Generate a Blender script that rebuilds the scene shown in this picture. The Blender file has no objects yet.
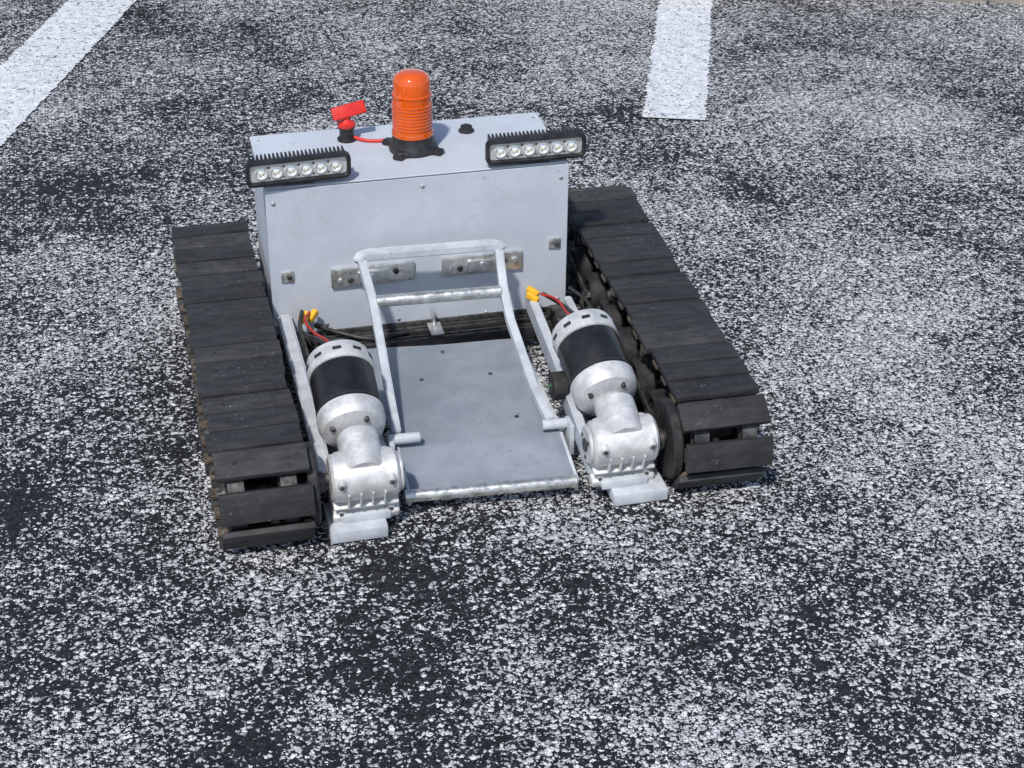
import bpy, bmesh, math, random
from mathutils import Vector, Matrix, noise
random.seed(7)
S=bpy.context.scene
# ------------------------------------------------------------------ materials
def nt(name):
    m=bpy.data.materials.new(name); m.use_nodes=True
    t=m.node_tree; b=t.nodes['Principled BSDF']
    return m,t,b
def mixc(t,fac,a,b):
    n=t.nodes.new('ShaderNodeMix'); n.data_type='RGBA'
    if hasattr(fac,'links'): t.links.new(fac,n.inputs[0])
    else: n.inputs[0].default_value=fac
    for s,i in ((a,6),(b,7)):
        if hasattr(s,'links'): t.links.new(s,n.inputs[i])
        else: n.inputs[i].default_value=(*s,1)
    return n.outputs[2]
def mth(t,op,a,b=None,c=None,clamp=False):
    n=t.nodes.new('ShaderNodeMath'); n.operation=op; n.use_clamp=clamp
    for i,s in enumerate((a,b,c)):
        if s is None: continue
        if hasattr(s,'links'): t.links.new(s,n.inputs[i])
        else: n.inputs[i].default_value=s
    return n.outputs[0]
def ramp(t,fac,lo,hi,a=0.,b=1.):
    n=t.nodes.new('ShaderNodeMapRange'); n.interpolation_type='SMOOTHSTEP'
    t.links.new(fac,n.inputs[0]); 
    for i,s in ((1,lo),(2,hi),(3,a),(4,b)):
        if hasattr(s,'links'): t.links.new(s,n.inputs[i])
        else: n.inputs[i].default_value=s
    return n.outputs[0]
def nz(t,vec,scale,detail=3,rough=.55,out=0):
    n=t.nodes.new('ShaderNodeTexNoise'); n.inputs['Scale'].default_value=scale
    n.inputs['Detail'].default_value=detail; n.inputs['Roughness'].default_value=rough
    if vec is not None: t.links.new(vec,n.inputs['Vector'])
    return n.outputs[out]
def bump(t,b,h,strength,dist):
    n=t.nodes.new('ShaderNodeBump'); n.inputs['Strength'].default_value=strength; n.inputs['Distance'].default_value=dist
    t.links.new(h,n.inputs['Height']); t.links.new(n.outputs[0],b.inputs['Normal'])
def simple(name,c1,c2,rough=.5,metal=0.,scale=30,bmp=.0,r2=None,dirt=None,streak=None,scuff=None):
    m,t,b=nt(name)
    g=t.nodes.new('ShaderNodeNewGeometry'); v=g.outputs['Position']
    if streak:
        mp=t.nodes.new('ShaderNodeMapping'); mp.inputs['Scale'].default_value=streak; t.links.new(v,mp.inputs[0]); v2=mp.outputs[0]
    else: v2=v
    f=ramp(t,nz(t,v2,scale,6,.65),.35,.68)
    c=mixc(t,f,c1,c2)
    if dirt:
        d=ramp(t,nz(t,v,140,3,.7),.62,.72)
        d=mth(t,'MULTIPLY',d,ramp(t,nz(t,v,9,2),.4,.65))
        c=mixc(t,mth(t,'MULTIPLY',d,.75),c,dirt)
    if scuff:
        mp=t.nodes.new('ShaderNodeMapping'); mp.inputs['Scale'].default_value=(14,60,60); mp.inputs['Rotation'].default_value=(.4,.3,.6); t.links.new(v,mp.inputs[0])
        d=mth(t,'MULTIPLY',ramp(t,nz(t,mp.outputs[0],2.2,5,.7),.60,.70),ramp(t,nz(t,v,6,2),.45,.6))
        c=mixc(t,mth(t,'MULTIPLY',d,.5),c,scuff)
        grime=ramp(t,nz(t,v,5,4,.7),.50,.75)
        c=mixc(t,mth(t,'MULTIPLY',grime,.28),c,(.25,.26,.27))
    t.links.new(c,b.inputs['Base Color'])
    b.inputs['Metallic'].default_value=metal
    t.links.new(ramp(t,nz(t,v,scale*1.7,4),.3,.7,rough,(r2 or rough+.15)),b.inputs['Roughness'])
    if bmp: bump(t,b,nz(t,v,scale*8,5,.7),bmp,.002)
    return m
M={}
M['paint']=simple('grey_paint',(.48,.52,.58),(.55,.59,.65),.44,0,9,.04,.58,dirt=(.26,.26,.27),scuff=(.66,.68,.70))
M['paint2']=simple('worn_grey_paint',(.42,.45,.49),(.58,.61,.65),.42,.0,25,.12,.65,dirt=(.16,.15,.14))
M['plate']=simple('scuffed_plate_paint',(.40,.45,.52),(.54,.59,.66),.40,0,9,.1,.62,dirt=(.14,.14,.14),scuff=(.68,.70,.72))
M['alu']=simple('cast_aluminium',(.56,.56,.56),(.78,.78,.77),.42,.4,45,.35,.6,dirt=(.18,.17,.16))
M['zinc']=simple('galvanised_steel',(.5,.5,.48),(.82,.82,.78),.22,.85,60,.08,.45)
M['black']=simple('black_plastic',(.012,.012,.013),(.03,.03,.032),.35,0,40,.1,.55)
M['blackm']=simple('black_motor_enamel',(.010,.010,.011),(.022,.022,.024),.24,.1,30,.04,.38)
M['rubber']=simple('wheel_rubber',(.012,.012,.013),(.035,.034,.033),.55,0,50,.3,.8)
M['steel']=simple('dark_steel',(.05,.05,.05),(.15,.145,.14),.45,.7,60,.2,.7)
M['rust']=simple('rusty_bracket',(.07,.05,.035),(.20,.16,.12),.6,.3,80,.3,.9)
M['slat']=simple('track_slat_rubber',(.018,.018,.020),(.038,.038,.040),.58,0,16,.55,.8,dirt=(.24,.24,.24),streak=(1.6,5,4))
M['slat2']=simple('track_slat_rubber_dark',(.014,.014,.015),(.030,.030,.031),.58,0,16,.55,.8,dirt=(.2,.2,.2),streak=(1.6,5,4))
M['slat3']=simple('track_slat_rubber_dusty',(.026,.026,.027),(.052,.052,.052),.62,0,16,.55,.85,dirt=(.3,.3,.29),streak=(1.6,5,4))
M['red']=simple('red_plastic',(.62,.02,.015),(.72,.04,.03),.35,0,30,.03)
M['yellow']=simple('yellow_plastic',(.85,.42,.02),(.92,.52,.03),.35,0,30,.03)
M['redwire']=simple('red_wire',(.4,.015,.01),(.5,.03,.02),.4,0,30)
M['green']=simple('green_plastic',(.02,.3,.06),(.04,.4,.1),.4,0,30)
M['chrome']=simple('led_reflector',(.72,.72,.70),(.86,.86,.84),.22,.5,200)
m,t,b=nt('led_lens'); b.inputs['Base Color'].default_value=(.93,.94,.93,1); b.inputs['Roughness'].default_value=.06; b.inputs['Metallic'].default_value=.4; b.inputs['Coat Weight'].default_value=1; M['lens']=m
m,t,b=nt('led_chip'); b.inputs['Base Color'].default_value=(.9,.85,.5,1); b.inputs['Roughness'].default_value=.3; M['chip']=m
m,t,b=nt('amber_beacon_plastic')
b.inputs['Base Color'].default_value=(1.0,.15,.006,1); b.inputs['Roughness'].default_value=.08
b.inputs['Transmission Weight'].default_value=.40; b.inputs['IOR'].default_value=1.4; b.inputs['Coat Weight'].default_value=1; b.inputs['Coat Roughness'].default_value=.05
M['amber']=m
m,t,b=nt('amber_reflector'); b.inputs['Base Color'].default_value=(1,.80,.45,1); b.inputs['Roughness'].default_value=.2; M['amber2']=m

def asphalt(name,paint):
    m,t,b=nt(name)
    g=t.nodes.new('ShaderNodeNewGeometry'); P=g.outputs['Position']
    w=nz(t,P,150,1,.6,1)
    sub=t.nodes.new('ShaderNodeVectorMath'); sub.operation='SUBTRACT'; t.links.new(w,sub.inputs[0]); sub.inputs[1].default_value=(.5,.5,.5)
    sc=t.nodes.new('ShaderNodeVectorMath'); sc.operation='SCALE'; sc.inputs['Scale'].default_value=.009; t.links.new(sub.outputs[0],sc.inputs[0])
    ad=t.nodes.new('ShaderNodeVectorMath'); ad.operation='ADD'; t.links.new(P,ad.inputs[0]); t.links.new(sc.outputs[0],ad.inputs[1])
    W=ad.outputs[0]
    n1=nz(t,P,1.9,2,.5); n2=nz(t,P,7,2,.6); n3=nz(t,P,55,2,.6)
    sx=t.nodes.new('ShaderNodeSeparateXYZ'); t.links.new(P,sx.inputs[0])
    grad=mth(t,'MULTIPLY',ramp(t,sx.outputs[0],-.8,.9),.17)
    dens=mth(t,'ADD',mth(t,'MULTIPLY',mth(t,'SUBTRACT',n1,.5),1.6),mth(t,'MULTIPLY',mth(t,'SUBTRACT',n2,.5),1.0))
    dens=mth(t,'ADD',dens,mth(t,'MULTIPLY',mth(t,'SUBTRACT',n3,.5),.95))
    dens=mth(t,'ADD',dens,grad)
    dens=mth(t,'ADD',dens,.40 if not paint else .74)
    # tar-rich smoother patches
    tar=ramp(t,nz(t,P,3.1,3,.6),.60,.70)
    if not paint: dens=mth(t,'SUBTRACT',dens,mth(t,'MULTIPLY',tar,.22))
    masks=[];hs=[]
    for sc_,wgt in ((138,1.0),(290,.95)):
        v=t.nodes.new('ShaderNodeTexVoronoi'); v.voronoi_dimensions='2D'; v.inputs['Scale'].default_value=sc_
        t.links.new(W,v.inputs['Vector'])
        s=t.nodes.new('ShaderNodeSeparateColor'); t.links.new(v.outputs['Color'],s.inputs[0])
        pick=ramp(t,mth(t,'SUBTRACT',mth(t,'MULTIPLY',dens,wgt),s.outputs[0]),-.02,.03)
        rad=mth(t,'ADD',mth(t,'MULTIPLY',s.outputs[1],.36),.24)
        e=mth(t,'SUBTRACT',rad,v.outputs['Distance'])
        shp=ramp(t,e,-.02,.04)
        masks.append((mth(t,'MULTIPLY',pick,shp),s.outputs[2])); hs.append(ramp(t,e,-.1,.3))
    mk=mth(t,'MAXIMUM',masks[0][0],masks[1][0])
    fine=nz(t,P,330,2,.65)
    base=mixc(t,ramp(t,nz(t,P,70,2,.7),.35,.7),(.006,.0065,.009),(.024,.026,.031))
    base=mixc(t,ramp(t,fine,.58,.72),base,(.10,.105,.12))
    wc=mixc(t,masks[0][1],(.46,.47,.49),(.90,.91,.92))
    wc=mixc(t,ramp(t,fine,.50,.36),wc,(.28,.29,.31))
    if paint: 
        wc=mixc(t,ramp(t,nz(t,P,45,3,.7),.35,.7),(.62,.65,.69),(.84,.86,.88))
        mk=mth(t,'MAXIMUM',mk,ramp(t,nz(t,W,95,4,.75),.425,.475),clamp=True)
    t.links.new(mixc(t,mk,base,wc),b.inputs['Base Color'])
    b.inputs['Roughness'].default_value=.75
    b.inputs['Specular IOR Level'].default_value=.3
    h=mth(t,'ADD',mth(t,'MULTIPLY',hs[0],.6),mth(t,'MULTIPLY',hs[1],.4))
    h=mth(t,'ADD',h,mth(t,'MULTIPLY',fine,.5))
    bump(t,b,h,.8 if not paint else .6,.004)
    return m
M['asphalt']=asphalt('worn_asphalt',False)
M['line']=asphalt('worn_white_paint',True)
M['concrete']=simple('kerb_concrete',(.30,.27,.22),(.42,.38,.31),.8,0,20,.4,.9)
M['pave']=simple('pavement_concrete',(.30,.29,.27),(.38,.37,.35),.85,0,8,.3,.9)

# ------------------------------------------------------------------ helpers
def finish(bm,name,mat,parent=None,smooth=35,M4=None):
    me=bpy.data.meshes.new(name); bmesh.ops.recalc_face_normals(bm,faces=bm.faces); bm.to_mesh(me); bm.free()
    ob=bpy.data.objects.new(name,me); S.collection.objects.link(ob)
    if M4 is not None: ob.matrix_world=M4
    mats=mat if isinstance(mat,(list,tuple)) else [mat]
    for k in mats: me.materials.append(M[k])
    if smooth:
        me.shade_smooth(); me.set_sharp_from_angle(angle=math.radians(smooth))
    if parent is not None: ob.parent=parent
    return ob
def boxbm(bm,c,s,R=None,bev=0.,seg=2):
    r=bmesh.ops.create_cube(bm,size=1.0); vs=r['verts']
    for v in vs: v.co=Vector((v.co.x*s[0],v.co.y*s[1],v.co.z*s[2]))
    if bev:
        es=list({e for v in vs for e in v.link_edges})
        rr=bmesh.ops.bevel(bm,geom=es,offset=bev,segments=seg,affect='EDGES',profile=.5)
        vs=list({v for f in rr['faces'] for v in f.verts}|{v for v in vs if v.is_valid})
    for v in vs:
        p=v.co
        if R is not None: p=R@p
        v.co=p+Vector(c)
    return vs
def box(name,c,s,mat,parent,R=None,bev=.002,seg=2):
    bm=bmesh.new(); boxbm(bm,c,s,R,bev,seg); return finish(bm,name,mat,parent)
def frame(p1,p2):
    z=(Vector(p2)-Vector(p1)); L=z.length; z.normalize()
    q=z.to_track_quat('Z','Y'); return Matrix.Translation(Vector(p1))@q.to_matrix().to_4x4(),L
def lathebm(bm,prof,M4,seg=40,closed=True):
    rings=[]
    for r,z in prof:
        if r<1e-6: rings.append([bm.verts.new(M4@Vector((0,0,z)))]); continue
        rings.append([bm.verts.new(M4@Vector((r*math.cos(2*math.pi*i/seg),r*math.sin(2*math.pi*i/seg),z))) for i in range(seg)])
    for A,B in zip(rings,rings[1:]):
        for i in range(seg):
            j=(i+1)%seg
            if len(A)==1 and len(B)==1: continue
            if len(A)==1: bm.faces.new((A[0],B[i],B[j]))
            elif len(B)==1: bm.faces.new((A[i],A[j],B[0]))
            else: bm.faces.new((A[i],A[j],B[j],B[i]))
    if closed:
        if len(rings[0])>1: bm.faces.new(list(reversed(rings[0])))
        if len(rings[-1])>1: bm.faces.new(rings[-1])
def lathe(name,prof,p1,p2,mat,parent,seg=40,**k):
    bm=bmesh.new(); M4,L=frame(p1,p2); lathebm(bm,prof,M4,seg,**k); return finish(bm,name,mat,parent)
def cylbm(bm,p1,p2,r,seg=24,bev=.0012):
    M4,L=frame(p1,p2); b=min(bev,r*.3,L*.3)
    lathebm(bm,[(r-b,0),(r,b),(r,L-b),(r-b,L)],M4,seg)
def cyl(name,p1,p2,r,mat,parent,seg=28,bev=.0012):
    bm=bmesh.new(); cylbm(bm,p1,p2,r,seg,bev); return finish(bm,name,mat,parent)
def wire(name,pts,r,mat,parent):
    cu=bpy.data.curves.new(name,'CURVE'); cu.dimensions='3D'; cu.bevel_depth=r; cu.bevel_resolution=3; cu.resolution_u=10
    sp=cu.splines.new('BEZIER'); sp.bezier_points.add(len(pts)-1)
    for bp,p in zip(sp.bezier_points,pts):
        bp.co=p; bp.handle_left_type=bp.handle_right_type='AUTO'
    ob=bpy.data.objects.new(name,cu); S.collection.objects.link(ob); cu.materials.append(M[mat]); ob.parent=parent
    return ob
def bar(name,pts,w,h,mat,parent,up=(0,0,1)):
    bm=bmesh.new(); pts=[Vector(p) for p in pts]; rings=[]
    for i,p in enumerate(pts):
        d=Vector((0,0,0))
        if i>0: d+=(p-pts[i-1]).normalized()
        if i<len(pts)-1: d+=(pts[i+1]-p).normalized()
        d.normalize(); s=d.cross(Vector(up)).normalized(); u=s.cross(d).normalized()
        rings.append([bm.verts.new(p+s*a*w/2+u*b_*h/2) for a,b_ in((-1,-1),(1,-1),(1,1),(-1,1))])
    for A,B in zip(rings,rings[1:]):
        for i in range(4): bm.faces.new((A[i],A[(i+1)%4],B[(i+1)%4],B[i]))
    bm.faces.new(rings[0][::-1]); bm.faces.new(rings[-1])
    bmesh.ops.bevel(bm,geom=list(bm.edges),offset=min(w,h)*.14,segments=2,affect='EDGES')
    return finish(bm,name,mat,parent)

# ------------------------------------------------------------------ ground
def sheet(name,pts,z,mat):
    bm=bmesh.new(); bm.faces.new([bm.verts.new((x,y,z)) for x,y in pts]); 
    return finish(bm,name,mat,None,0)
sheet('asphalt_ground',[(-80,-80),(80,-80),(80,80),(-80,80)],0,'asphalt')
def stripe(name,a,b_,w,mat='line'):
    a=Vector((*a,0)); b_=Vector((*b_,0)); d=(b_-a); L=d.length; d.normalize(); s=Vector((d.y,-d.x,0))
    bm=bmesh.new(); n=int(L/.004); prev=None
    for i in range(n+1):
        p=a+d*(L*i/n)
        e1=w/2+.005*noise.noise(Vector((i*.17,1.7,a.x)))+.009*noise.noise(Vector((i*.6,8,a.x)))
        e2=w/2+.005*noise.noise(Vector((i*.17,5.7,a.y)))+.009*noise.noise(Vector((i*.6,3,a.y)))
        row=[bm.verts.new(p-s*e1+Vector((0,0,.004))),bm.verts.new(p+s*e2+Vector((0,0,.004)))]
        if prev: bm.faces.new((prev[0],prev[1],row[1],row[0]))
        prev=row
    return finish(bm,name,mat,None,0)
du=Vector((.345,.9386)); nu=Vector((.9386,-.345))
c1=Vector((-.710,1.020))-nu*.086
stripe('parking_line',c1-du*3.2,c1+du*1.85,.172)
c2=(Vector((.657,.884))+Vector((.780,.833)))/2
stripe('parking_line.001',c2,c2+du*.88,.137)
k0=Vector((1.284,1.596)); kd=Vector((.953,-.303)); kn=Vector((.303,.953))
ang=math.atan2(kd.y,kd.x); RZ=Matrix.Rotation(ang,3,'Z')
bm=bmesh.new()
for i in range(-6,7):
    c=k0+kd*(i*1.0)+kn*.075
    boxbm(bm,(c.x,c.y,.055),(.992,.15,.13),RZ,.012,3)
finish(bm,'kerb','concrete')
c=k0+kn*(.152+2.0)
bm=bmesh.new(); boxbm(bm,(c.x,c.y,.05),(13,4.0,.12),RZ,.0)
finish(bm,'pavement','pave',None,0)
rnd=random.Random(5)
bm=bmesh.new()
for i in range(1500):
    x=rnd.uniform(-1.6,2.0); y=rnd.uniform(-1.5,1.4); s=rnd.uniform(.0014,.0034)
    vs=[bm.verts.new(Vector((x,y,s*.5))+Vector((dx*s*rnd.uniform(.6,1.3),dy*s*rnd.uniform(.6,1.3),dz*s*rnd.uniform(.4,.8)))) for dx,dy,dz in ((1,0,0),(-1,0,0),(0,1,0),(0,-1,0),(0,0,1),(0,0,-1))]
    for f_ in ((0,2,4),(2,1,4),(1,3,4),(3,0,4),(2,0,5),(1,2,5),(3,1,5),(0,3,5)): bm.faces.new([vs[k] for k in f_])
M['chips']=simple('stone_chip',(.25,.26,.28),(.75,.76,.77),.7,0,40,0,.9)
finish(bm,'loose_gravel','chips',None,0)

# ------------------------------------------------------------------ robot
E=bpy.data.objects.new('tracked_robot',None); S.collection.objects.link(E)

def track(side,cx,toe):
    T=bpy.data.objects.new(side+'_track',None); S.collection.objects.link(T); T.parent=E
    yF,yR=-.487,.217; R=.0735; zc=.0745; W=.129; th=.010
    T4=Matrix.Translation((cx,-.487,0))@Matrix.Rotation(toe,4,'Z')@Matrix.Translation((0,.487,0))
    rc=R-th/2; rp=.055; Ls=yR-yF; per=2*Ls+2*math.pi*rp; N=36
    def at(s,r=rc):
        s=s%per
        if s<Ls: return Vector((0,yR-s,zc+r)),0.0
        s-=Ls
        if s<math.pi*rp:
            a=s/rp; return Vector((0,yF-r*math.sin(a),zc+r*math.cos(a))),a
        s-=math.pi*rp
        if s<Ls: return Vector((0,yF+s,zc-r)),math.pi
        s-=Ls; a=math.pi+s/rp
        return Vector((0,yR-r*math.sin(a),zc+r*math.cos(a))),a
    rnd=random.Random(3 if side=='left' else 11)
    groups=[bmesh.new() for _ in range(3)]; tabs=bmesh.new(); bolts=bmesh.new()
    ph=.044 if side=='left' else .006
    for i in range(N):
        p,a=at(i*per/N+ph)
        Ra=Matrix.Rotation(a,3,'X')
        Rm=Ra@Matrix.Rotation(rnd.uniform(-.016,.016),3,'Z')@Matrix.Rotation(rnd.uniform(-.04,.04),3,'X')
        p=p+Vector((rnd.uniform(-.003,.003),0,0))+(Ra@Vector((0,0,rnd.uniform(-.0014,.0014))))
        gb=groups[rnd.choice([0,0,1,1,2])]
        boxbm(gb,p,(W+rnd.uniform(-.003,.003),per/N-.0042+rnd.uniform(-.0014,.0008),th),Rm,.0016,2)
        inn=Ra@Vector((0,0,-th/2-.005))
        for sx in (-1,1):
            boxbm(tabs,p+inn+Vector((sx*(W/2-.008),0,0)),(.014,.022,.007),Ra,.001,1)
        for sx in (-.036,.036):
            q=p+Rm@Vector((sx,0,th/2-.0005)); cylbm(bolts,q,q+Ra@Vector((0,0,.0014)),.0032,8,.0005)
    for k,gb in enumerate(groups): finish(gb,'slats_%s'%'abc'[k],['slat','slat2','slat3'][k],T,30,T4)
    finish(tabs,'slat_cleats','rust',T,30,T4); finish(bolts,'slat_bolts','slat2',T,30,T4)
    for kx in (-.036,.036):
        bm=bmesh.new(); ro=rc-th/2-.002; ri=ro-.008; prev=None; first=None; n=120
        for i in range(n+1):
            if i==n: cur=first
            else:
                po,_=at(i*per/n,ro); pi_,_=at(i*per/n,ri)
                x1,x2=kx-.011,kx+.011
                cur=[bm.verts.new(Vector((x,p.y,p.z))) for p,x in ((po,x1),(po,x2),(pi_,x2),(pi_,x1))]
            if prev:
                for j in range(4): bm.faces.new((prev[j],prev[(j+1)%4],cur[(j+1)%4],cur[j]))
            prev=cur
            if first is None: first=cur
        finish(bm,'drive_chain','steel',T,30,T4)
    inner=1 if side=='left' else -1
    def disc(nm,kx,y,z,r):
        M4=T4@Matrix.Translation((kx-.014,y,z))@Matrix.Rotation(math.pi/2,4,'Y')
        bm=bmesh.new()
        lathebm(bm,[(r*.3,.006),(r*.62,.006),(r*.66,.002),(r*.8,.001),(r-.004,0),(r,.004),(r,.024),(r-.004,.028),(r*.8,.027),(r*.66,.026),(r*.62,.022),(r*.3,.022)],M4,40)
        finish(bm,nm,'rubber',T)
    def wheel(nm,y,z,r,hub='steel',flange=0,kxs=(-.036,.036)):
        for kx in kxs: disc(nm,kx,y,z,r)
        bm=bmesh.new(); M4=T4@Matrix.Translation((-.062,y,z))@Matrix.Rotation(math.pi/2,4,'Y')
        lathebm(bm,[(.006,0),(.0075,.002),(.0075,.122),(.006,.124)],M4,20)
        lathebm(bm,[(r*.26,.008),(r*.28,.010),(r*.28,.018),(r*.2,.02)],M4,20)
        finish(bm,nm+'_axle',hub,T)
        if flange:
            bm=bmesh.new(); M4=T4@Matrix.Translation((inner*.070 -.0075,y,z))@Matrix.Rotation(math.pi/2,4,'Y')
            fr=flange
            lathebm(bm,[(.012,.002),(.03,.002),(.033,.0),(fr-.003,0),(fr,.003),(fr,.012),(fr-.003,.015),(.033,.015),(.030,.012),(.012,.012)],M4,44)
            finish(bm,nm+'_flange','rubber',T)
    wheel('sprocket',yF,zc,.052,flange=.060); wheel('idler_wheel',yR,zc,.052)
    for i in range(6): wheel('road_wheel',-.385+i*.1,.052,.038,kxs=(inner*.052,-inner*.036))
    for i in range(3): wheel('return_roller',-.30+i*.2,.112,.014)
    bm=bmesh.new(); boxbm(bm,(-.004,(yF+yR)/2,.074),(.03,.60,.03),None,.002)
    finish(bm,'track_frame','steel',T,30,T4)
    bm=bmesh.new()
    for i in range(6):
        cylbm(bm,(inner*.060,-.385+i*.1,.052),(inner*.074,-.385+i*.1,.052),.009,6)
        if i%2==0: boxbm(bm,(inner*.070,-.335+i*.1,.066),(.004,.118,.014),Matrix.Rotation(.12,3,'X'),.001)
    finish(bm,'bogie_links','steel',T,30,T4)
    return T
track('left',-.335,0.0)
track('right',.333,-.028)

# ---- electronics box
def quadbox(name,mat,x0,x1,y0,y1,zt,zbl,zbr,bev):
    bm=bmesh.new()
    co=[(x0,y0,zbl),(x1,y0,zbr),(x1,y1,zbr),(x0,y1,zbl),(x0,y0,zt),(x1,y0,zt),(x1,y1,zt),(x0,y1,zt)]
    v=[bm.verts.new(c) for c in co]
    for f in ((0,1,2,3),(4,5,6,7),(0,1,5,4),(1,2,6,5),(2,3,7,6),(3,0,4,7)): bm.faces.new([v[i] for i in f])
    bmesh.ops.bevel(bm,geom=list(bm.edges),offset=bev,segments=3,affect='EDGES')
    return finish(bm,name,mat,E)
X0,X1=-.257,.238
quadbox('electronics_box','paint',X0+.002,X1-.002,.003,.213,.3085,.054,.040,.0025)
quadbox('box_lid','paint',X0,X1,-.0012,.216,.3125,.3085,.3085,.0015)
bm=bmesh.new()
v=[(X0,.0,.3080),(X1,.0,.3080),(X1,.0,.032),(X0,.0,.050)]
o=[(a,-.0022,c) for a,b_,c in v]
vv=[bm.verts.new(c) for c in v]; oo=[bm.verts.new(c) for c in o]
bm.faces.new(vv); bm.faces.new(oo)
for i in range(4): bm.faces.new((vv[i],vv[(i+1)%4],oo[(i+1)%4],oo[i]))
bmesh.ops.bevel(bm,geom=list(bm.edges),offset=.0008,segments=2,affect='EDGES')
finish(bm,'front_panel','paint',E)
bm=bmesh.new()
for x,z in [(X0+.012,.285),(-.005,.292),(X1-.013,.285),(X0+.014,.075),(X1-.014,.062),(-.17,.06),(.1,.05),(-.05,.055)]:
    M4=Matrix.Translation((x,-.0022,z))@Matrix.Rotation(math.pi/2,4,'X')
    lathebm(bm,[(.0035,0),(.0033,.001),(.002,.002),(0,.0023)],M4,16)
for y in (.02,.1,.19):
    for x in (X0+.012,X1-.012):
        M4=Matrix.Translation((x,y,.3125)); lathebm(bm,[(.0032,0),(.003,.001),(.002,.0018),(0,.002)],M4,16)
finish(bm,'rivets','zinc',E)
for x,z in ((-.230,.155),(.216,.168)):
    box('corner_bracket',(x,-.004,z),(.020,.003,.018),'zinc',E,None,.0006)
    cyl('corner_bolt',(x+.003,-.0055,z),(x+.003,-.010,z),.0045,'steel',E,6)
for xa,xb in ((-.160,-.022),(.024,.160)):
    xm=(xa+xb)/2
    box('mounting_plate',(xm,-.0055,.145),(xb-xa,.006,.033),'zinc',E,None,.001)
    box('mounting_plate_raised',(xm,-.0115,.145),(.05,.006,.020),'zinc',E,None,.001)
    for dx in (-.055,-.038,.038,.055):
        cyl('plate_bolt',(xm+dx,-.0085,.145+.004*(1 if dx>0 else -1)),(xm+dx,-.013,.145+.004*(1 if dx>0 else -1)),.0048,'zinc' if abs(dx)>.05 else 'steel',E,6 if abs(dx)>.05 else 16)
    cyl('magnet_disc',(xm,-.0145,.145),(xm,-.019,.145),.008,'zinc',E,24)

# ---- LED light bars
def lightbar(nm,cx,y,z,yaw,tilt):
    P=bpy.data.objects.new(nm,None); S.collection.objects.link(P); P.parent=E
    B=Matrix.Translation((cx,y,z))@Matrix.Rotation(yaw,4,'Z')@Matrix.Rotation(tilt,4,'X')
    W,H=.166,.043
    def rr(w,h,r,n=6):
        o=[]
        for sx,sz,a0 in ((1,1,0),(-1,1,90),(-1,-1,180),(1,-1,270)):
            for i in range(n+1):
                a=math.radians(a0+90*i/n); o.append((sx*(w/2-r)+r*math.cos(a),sz*(h/2-r)+r*math.sin(a)))
        return o
    def ext(name,rings,mat):
        bm=bmesh.new(); R=[[bm.verts.new((x,yy,zz)) for x,zz in prof] for yy,prof in rings]
        n=len(R[0])
        for A,C in zip(R,R[1:]):
            for i in range(n): bm.faces.new((A[i],A[(i+1)%n],C[(i+1)%n],C[i]))
        bm.faces.new(R[0]); bm.faces.new(R[-1])
        return finish(bm,name,mat,P,35,B)
    ext('housing',[(0.006,rr(W-.012,H-.014,.005)),(.0005,rr(W-.010,H-.012,.006)),(-.001,rr(W-.008,H-.010,.007)),(0.0,rr(W-.001,H-.001,.010)),(.003,rr(W,H,.010)),(.010,rr(W,H,.010)),(.012,rr(W-.01,H-.01,.008)),(.024,rr(W-.014,H-.014,.007))],'black')
    ext('reflector_tray',[(.0045,rr(W-.013,H-.015,.005)),(.0058,rr(W-.013,H-.015,.005))],'chrome')
    bm=bmesh.new(); ch=bmesh.new(); rim=bmesh.new(); pw=bmesh.new()
    for i in range(6):
        x=(i-2.5)*.0235
        M4=Matrix.Translation((x,.0045,0))@Matrix.Rotation(math.pi/2,4,'X')
        lathebm(rim,[(.0102,0),(.0100,.0024),(.0090,.0026),(.0086,.0)],M4,28,closed=False)
        lathebm(bm,[(.0084,.0),(.006,.0006),(.0045,.0020),(0,.0028)],M4,24)
        lathebm(ch,[(.0020,.0026),(.0018,.0032),(0,.0034)],M4,12)
        if i<5: 
            for zz in (-.009,.009): cylbm(pw,(x+.01175,.0044,zz),(x+.01175,.0034,zz),.0016,10,.0003)
    finish(bm,'led_lenses','lens',P,35,B); finish(ch,'led_chips','chip',P,35,B); finish(rim,'led_rims','chrome',P,35,B); finish(pw,'tray_screws','steel',P,35,B)
    bm=bmesh.new()
    for i in range(24):
        x=-W/2+.009+i*(W-.018)/23
        boxbm(bm,(x,.0185,-.001),(.0028,.020,H+.003),None,.0008,1)
    finish(bm,'cooling_fins','black',P,30,B)
    bm=bmesh.new(); boxbm(bm,(0,.02,-H/2-.004),(.05,.018,.006),None,.001); boxbm(bm,(0,.02,-H/2+.0),(.03,.014,.012),None,.001)
    finish(bm,'mount_foot','black',P,30,B)
lightbar('left_light_bar',-.202,-.012,.342,.055,.06)
lightbar('right_light_bar',.182,-.008,.340,0.0,.06)

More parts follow.
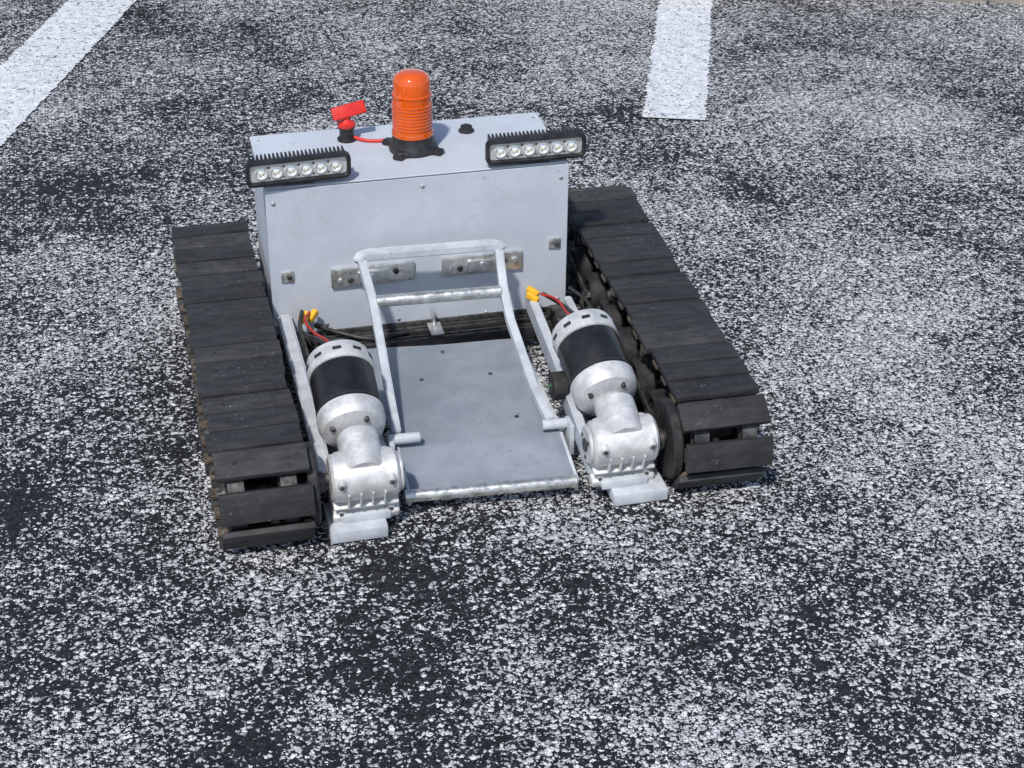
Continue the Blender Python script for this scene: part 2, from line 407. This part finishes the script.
# ---- beacon
bc=Vector((0,.102,.312))
bm=bmesh.new()
boxbm(bm,bc+Vector((0,0,.006)),(.074,.074,.012),Matrix.Rotation(.1,3,'Z'),.005,3)
for a in (0,1,2,3):
    an=a*math.pi/2+.785+.1; p=bc+Vector((math.cos(an)*.044,math.sin(an)*.044,.005))
    boxbm(bm,p,(.022,.018,.009),Matrix.Rotation(an,3,'Z'),.003,2)
M4=Matrix.Translation(bc)
lathebm(bm,[(.040,.003),(.039,.011),(.0355,.015),(.0345,.022),(.033,.026),(.033,.030)],M4,48)
finish(bm,'beacon_base','black',E)
prof=[(.0305,.028),(.0345,.0295),(.0345,.035)]
z=.036
while z<.082:
    prof+=[(.0332,z+.001),(.0332,z+.0026),(.0314,z+.0036),(.0314,z+.0046)]; z+=.0056
prof+=[(.0314,.092),(.0311,.096),(.0326,.097),(.0326,.100),(.0311,.101),(.0308,.116),(.0298,.123),(.0270,.129),(.0215,.1330),(.012,.1353),(0,.136)]
bm=bmesh.new(); lathebm(bm,prof,M4,64); finish(bm,'beacon_lens','amber',E,50)
lathe('beacon_core',[(.020,0),(.023,.01),(.015,.035),(.023,.06),(.014,.078),(0,.080)],bc+Vector((0,0,.034)),bc+Vector((0,0,.2)),'amber2',E,24)

# ---- battery isolator key switch
kb=Vector((-.100,.165,.312))
lathe('key_switch_body',[(.016,0),(.016,.004),(.012,.006),(.012,.020),(.0145,.022),(.0145,.025)],kb,kb+Vector((0,0,1)),'black',E,32)
lathe('key_switch_collar',[(.0145,.0),(.015,.002),(.015,.006),(.010,.008),(.006,.012),(.006,.022)],kb+Vector((0,0,.0252)),kb+Vector((0,0,1)),'red',E,32)
box('key_switch_handle',kb+Vector((.005,0,.052)),(.058,.007,.022),'red',E,Matrix.Rotation(.15,3,'Z')@Matrix.Rotation(-.14,3,'Y')@Matrix.Rotation(-.5,3,'X'),.003,3)
wire('key_switch_strap',[(-.088,.160,.318),(-.072,.148,.316),(-.05,.142,.3155),(-.034,.138,.318)],.0028,'red',E)
lathe('cable_gland',[(.0135,0),(.0135,.003),(.010,.005),(.010,.010),(.006,.012),(0,.012)],(.102,.158,.312),(.102,.158,1),'black',E,24)

# ---- chassis under / between
box('chassis_cross_beam',(-.01,.02,.035),(.50,.05,.028),'steel',E)
for y,z in ((-.022,.034),(-.052,.034)):
    box('slotted_rail',(.0,y,z),(.40,.018,.018),'black',E,None,.001)
    for dy in (-.005,.005): box('rail_lip',(.0,y+dy,z+.0098),(.40,.005,.0022),'steel',E,None,.0004)
box('rail_bracket',(.005,-.040,.050),(.022,.040,.004),'zinc',E,None,.0006)
box('rail_bracket_web',(.005,-.022,.062),(.004,.02,.026),'zinc',E,None,.0006)
box('chassis_floor',(0,.1,.03),(.44,.16,.012),'black',E)
for x in (-.22,.22): box('chassis_side_rail',(x,-.14,.036),(.02,.66,.03),'steel',E)

# ---- loading plate
bm=bmesh.new()
xs=[-.124+.248*i/12 for i in range(13)]
prof=[(-.082,.050),(-.15,.0503),(-.25,.0503),(-.33,.0500),(-.378,.0495),(-.392,.0475),(-.40,.0455),(-.44,.0345),(-.474,.0250)]
rows=[]
for y,z in prof: rows.append([bm.verts.new((x,y-.02*((x+.124)/.248),z+.0010*math.sin(x*31+y*19))) for x in xs])
for A,B_ in zip(rows,rows[1:]):
    for i in range(12): bm.faces.new((A[i],A[i+1],B_[i+1],B_[i]))
bmesh.ops.solidify(bm,geom=list(bm.faces),thickness=.003)
finish(bm,'loading_plate','plate',E,40)
bm=bmesh.new()
for x,y in ((-.05,-.20),(.06,-.205),(.07,-.34),(0.0,-.12)):
    lathebm(bm,[(.0035,0),(.003,.001),(.0015,.0015),(0,.0017)],Matrix.Translation((x,y,.0512)),14)
finish(bm,'plate_rivets','steel',E)
cyl('plate_front_tube',(-.130,-.480,.028),(.122,-.497,.028),.0095,'zinc',E)
for x,y in ((-.122,-.43),(.124,-.445)): box('plate_side_rib',(x,y,.030),(.005,.10,.022),'paint2',E,Matrix.Rotation(.24,3,'X'),.001)
box('plate_side_angle',(.127,-.24,.046),(.006,.30,.018),'paint2',E,Matrix.Rotation(-.01,3,'Z'),.001)

# ---- lifting frame
Lf=[(-.117,-.055,.200),(-.110,-.115,.155),(-.109,-.160,.120),(-.117,-.300,.085),(-.121,-.376,.068)]
Rf=[(.106,-.064,.200),(.100,-.125,.155),(.102,-.165,.120),(.103,-.310,.082),(.110,-.385,.064)]
bar('lift_arm_a',Lf,.013,.016,'paint2',E); bar('lift_arm_b',Rf,.013,.016,'paint2',E)
bar('lift_top_bar',[(-.122,-.060,.196),(-.116,-.054,.2035),(-.105,-.0535,.2055),(.094,-.062,.2055),(.105,-.063,.2035),(.111,-.069,.196)],.020,.014,'paint2',E)
cyl('lift_cross_tube',(-.105,-.118,.155),(.095,-.128,.155),.0098,'zinc',E)
cyl('lift_pivot_a',(-.135,-.385,.066),(-.088,-.387,.066),.008,'paint2',E)
cyl('lift_pivot_b',(.097,-.391,.063),(.140,-.393,.063),.008,'paint2',E)
box('lift_pivot_lug',(.137,-.40,.045),(.007,.032,.05),'paint2',E,None,.001)
box('lift_pivot_lug_b',(-.133,-.392,.045),(.007,.032,.05),'paint2',E,None,.001)
cyl('plate_caster_wheel',(.128,-.325,.088),(.150,-.325,.088),.022,'rubber',E)
cyl('plate_caster_cap',(.1275,-.325,.088),(.1265,-.325,.088),.012,'black',E)
cyl('plate_caster_dot',(.1264,-.325,.090),(.1255,-.325,.090),.003,'green',E)

# ---- drive motors
def motor(side,x,sg):
    P=bpy.data.objects.new(side+'_drive_motor',None); S.collection.objects.link(P); P.parent=E
    a=Vector((x+ (0 if sg<0 else .003),-.437 if sg<0 else -.428,.106)); d=Vector((-.01 if sg<0 else -.06,.93,.36 if sg<0 else .38)).normalized(); 
    def along(nm,prof,mat,**k):
        bm=bmesh.new(); M4,_=frame(a,a+d); lathebm(bm,prof,M4,48,**k); return finish(bm,nm,mat,P)
    r=.0485
    along('motor_neck',[(.026,-.036),(.026,-.016),(.021,-.008),(.019,-.002),(.019,.004),(.026,.010)],'alu')
    along('motor_front_bell',[(.022,.008),(.028,.009),(.038,.014),(.045,.018),(r,.026),(r+.001,.030),(r+.001,.046),(r-.002,.0475)],'alu')
    along('motor_can',[(r-.001,.047),(r-.0005,.0485),(r-.0005,.116),(r-.001,.1175)],'blackm')
    along('motor_can_band',[(r-.0004,.050),(r+.0004,.0505),(r+.0004,.0535),(r-.0004,.054)],'black')
    along('motor_rear_bell',[(r-.002,.117),(r+.001,.119),(r+.001,.140),(r-.002,.150),(r-.010,.156),(.024,.158),(.022,.161),(.0,.162)],'alu')
    M4,_=frame(a,a+d); bm=bmesh.new()
    for i in range(10):
        an=2*math.pi*i/10+.2
        Rl=M4.to_3x3()@Matrix.Rotation(an,3,'Z')
        c=M4@(Matrix.Rotation(an,3,'Z')@Vector((r+.0006,0,.134))); boxbm(bm,c,(.002,.013,.006),Rl,.0005,1)
    finish(bm,'vent_slots','black',P)
    bm=bmesh.new()
    for i in range(4):
        an=2*math.pi*i/4+.5
        p=M4@(Matrix.Rotation(an,3,'Z')@Vector((r-.013,0,.008))); q=M4@(Matrix.Rotation(an,3,'Z')@Vector((r-.013,0,.020)))
        cylbm(bm,p,q,.004,8)
    finish(bm,'motor_bolts','steel',P)
    tl=Matrix.Rotation(.36,3,'X')
    k_=1.07
    def sc(*v): return tl@(Vector(v)*k_)
    g=Vector((x,-.494 if sg<0 else -.489,.073))
    bm=bmesh.new()
    boxbm(bm,g+sc(0,.004,.002),(.084*k_,.054*k_,.072*k_),tl,.012,4)
    cylbm(bm,g+sc(-.045,.0,.014),g+sc(.045,.0,.014),.032*k_,40,.004)
    cylbm(bm,g+sc(0,-.010,.03),g+sc(0,.052,.03),.028*k_,40,.004)
    boxbm(bm,g+sc(0,-.004,-.034),(.090*k_,.062*k_,.014*k_),tl,.004,3)
    boxbm(bm,g+sc(0,-.006,-.014),(.087*k_,.052*k_,.005),tl,.002,2)
    finish(bm,'gearbox_housing','alu',P,35)
    bm=bmesh.new()
    for sx in (-1,1):
        for sz in (-.026,.034):
            cylbm(bm,g+sc(sx*.033,-.020,sz),g+sc(sx*.033,-.031,sz),.006,20)
    for k in range(4): boxbm(bm,g+sc(-.024+.016*k,-.032,.004),(.003,.006,.030),tl,.001,1)
    finish(bm,'gearbox_bosses','alu',P,35)
    bm=bmesh.new()
    for sx in (-1,1):
        for sz in (-.026,.034):
            cylbm(bm,g+sc(sx*.033,-.031,sz),g+sc(sx*.033,-.0335,sz),.0032,6,.0005)
    finish(bm,'gearbox_screws','steel',P,35)
    s_=-1 if sg>0 else 1
    bm=bmesh.new()
    c0=g+sc(s_*.045,.0,.014); 
    cylbm(bm,c0,c0+Vector((s_*.006,0,0)),.028,36,.002)
    finish(bm,'gearbox_cover','alu',P)
    bm=bmesh.new(); c1_=c0+Vector((s_*.0062,0,0)); cylbm(bm,c1_,c1_+Vector((s_*.003,0,0)),.010,20,.001)
    for k in range(3):
        an=k*2.094+.4; cc=c1_+Vector((0,math.cos(an)*.019,math.sin(an)*.019)); cylbm(bm,cc,cc+Vector((s_*.002,0,0)),.003,12,.0005)
    finish(bm,'cover_plug','steel',P)
    cyl('output_shaft',g+Vector((sg*.040,.004,.010)),(sg*.30,-.487,.0745),.0085,'steel',P)
    cyl('shaft_collar',(x+sg*.054,-.487,.0755),(x+sg*.064,-.487,.0745),.016,'steel',P)
    bm=bmesh.new()
    boxbm(bm,(x-.014 if sg<0 else x+.020,-.499,.012),(.082,.078,.020),None,.0025,2)
    boxbm(bm,(x,-.490,.028),(.070,.060,.014),None,.0025,2)
    finish(bm,'motor_foot','paint2',P)
for side,x,sg in (('left',-.191,-1),('right',.189,1)): motor(side,x,sg)
bar('motor_beam_a',[(-.240,-.004,.074),(-.240,-.30,.078),(-.240,-.47,.060)],.022,.030,'paint2',E)
bar('motor_beam_b',[(.172,-.008,.074),(.158,-.25,.072),(.144,-.50,.055)],.014,.034,'paint2',E)
bar('motor_beam_c',[(-.150,-.10,.056),(-.146,-.46,.046)],.012,.03,'paint2',E)
bar('motor_beam_d',[(.236,-.02,.060),(.234,-.46,.050)],.012,.03,'paint2',E)
def conn(x,y,z,yaw):
    R=Matrix.Rotation(yaw,3,'Z')@Matrix.Rotation(.35,3,'X')
    for k in (-1,1):
        box('yellow_connector',Vector((x,y,z))+R@Vector((k*.0065,k*.004,0)),(.010,.022,.010),'yellow',E,R,.0015)
conn(-.203,-.024,.090,-.7); conn(.170,-.042,.096,.8)
wire('black_wire',[(-.212,-.02,.098),(-.222,-.07,.10),(-.220,-.14,.12),(-.205,-.22,.15),(-.20,-.285,.16)],.0035,'black',E)
wire('red_wire',[(-.200,-.022,.096),(-.212,-.06,.105),(-.208,-.12,.115),(-.196,-.20,.14),(-.192,-.285,.165)],.0025,'redwire',E)
wire('black_wire',[(.186,-.05,.10),(.204,-.09,.10),(.205,-.16,.12),(.196,-.23,.15),(.19,-.30,.16)],.0035,'black',E)
wire('red_wire',[(.182,-.05,.100),(.196,-.085,.108),(.196,-.15,.12),(.188,-.22,.145),(.182,-.30,.165)],.0022,'redwire',E)
wire('loom',[(-.19,.0,.06),(-.15,-.03,.055),(-.10,-.05,.05),(-.04,-.03,.045)],.004,'black',E)
wire('loom',[(.24,-.02,.09),(.250,-.10,.10),(.248,-.2,.08),(.245,-.3,.09),(.24,-.38,.08)],.003,'black',E)

# ------------------------------------------------------------------ camera
yaw,pitch,roll=-.2420,.5352,.0086
f=Vector((-math.sin(yaw)*math.cos(pitch),math.cos(yaw)*math.cos(pitch),-math.sin(pitch)))
r=Vector((math.cos(yaw),math.sin(yaw),0)); u=r.cross(f)
r2=math.cos(roll)*r+math.sin(roll)*u; u2=-math.sin(roll)*r+math.cos(roll)*u
cam=bpy.data.cameras.new('camera'); co=bpy.data.objects.new('camera',cam); S.collection.objects.link(co)
Mx=Matrix((r2,u2,-f)).transposed().to_4x4(); Mx.translation=Vector((-.4806,-2.5393,1.4528)); co.matrix_world=Mx
cam.sensor_width=36; cam.lens=36*1750.87/1024; cam.clip_end=500; cam.clip_start=.05
S.camera=co
# ------------------------------------------------------------------ light
el,az=math.radians(54),math.radians(212)
sd=Vector((math.sin(az)*math.cos(el),math.cos(az)*math.cos(el),math.sin(el)))
w=bpy.data.worlds.new('World'); S.world=w; w.use_nodes=True; t=w.node_tree
bg=t.nodes['Background']; sk=t.nodes.new('ShaderNodeTexSky'); sk.sky_type='NISHITA'; sk.sun_disc=False
sk.sun_elevation=el; sk.sun_rotation=az; t.links.new(sk.outputs[0],bg.inputs[0]); bg.inputs[1].default_value=.13
sl=bpy.data.lights.new('sun','SUN'); sl.energy=3.4; sl.angle=math.radians(3); sl.color=(1,.96,.9)
so=bpy.data.objects.new('sun',sl); S.collection.objects.link(so); so.rotation_euler=sd.to_track_quat('Z','Y').to_euler()
S.view_settings.view_transform='Standard'; S.view_settings.look='None'; S.view_settings.exposure=0
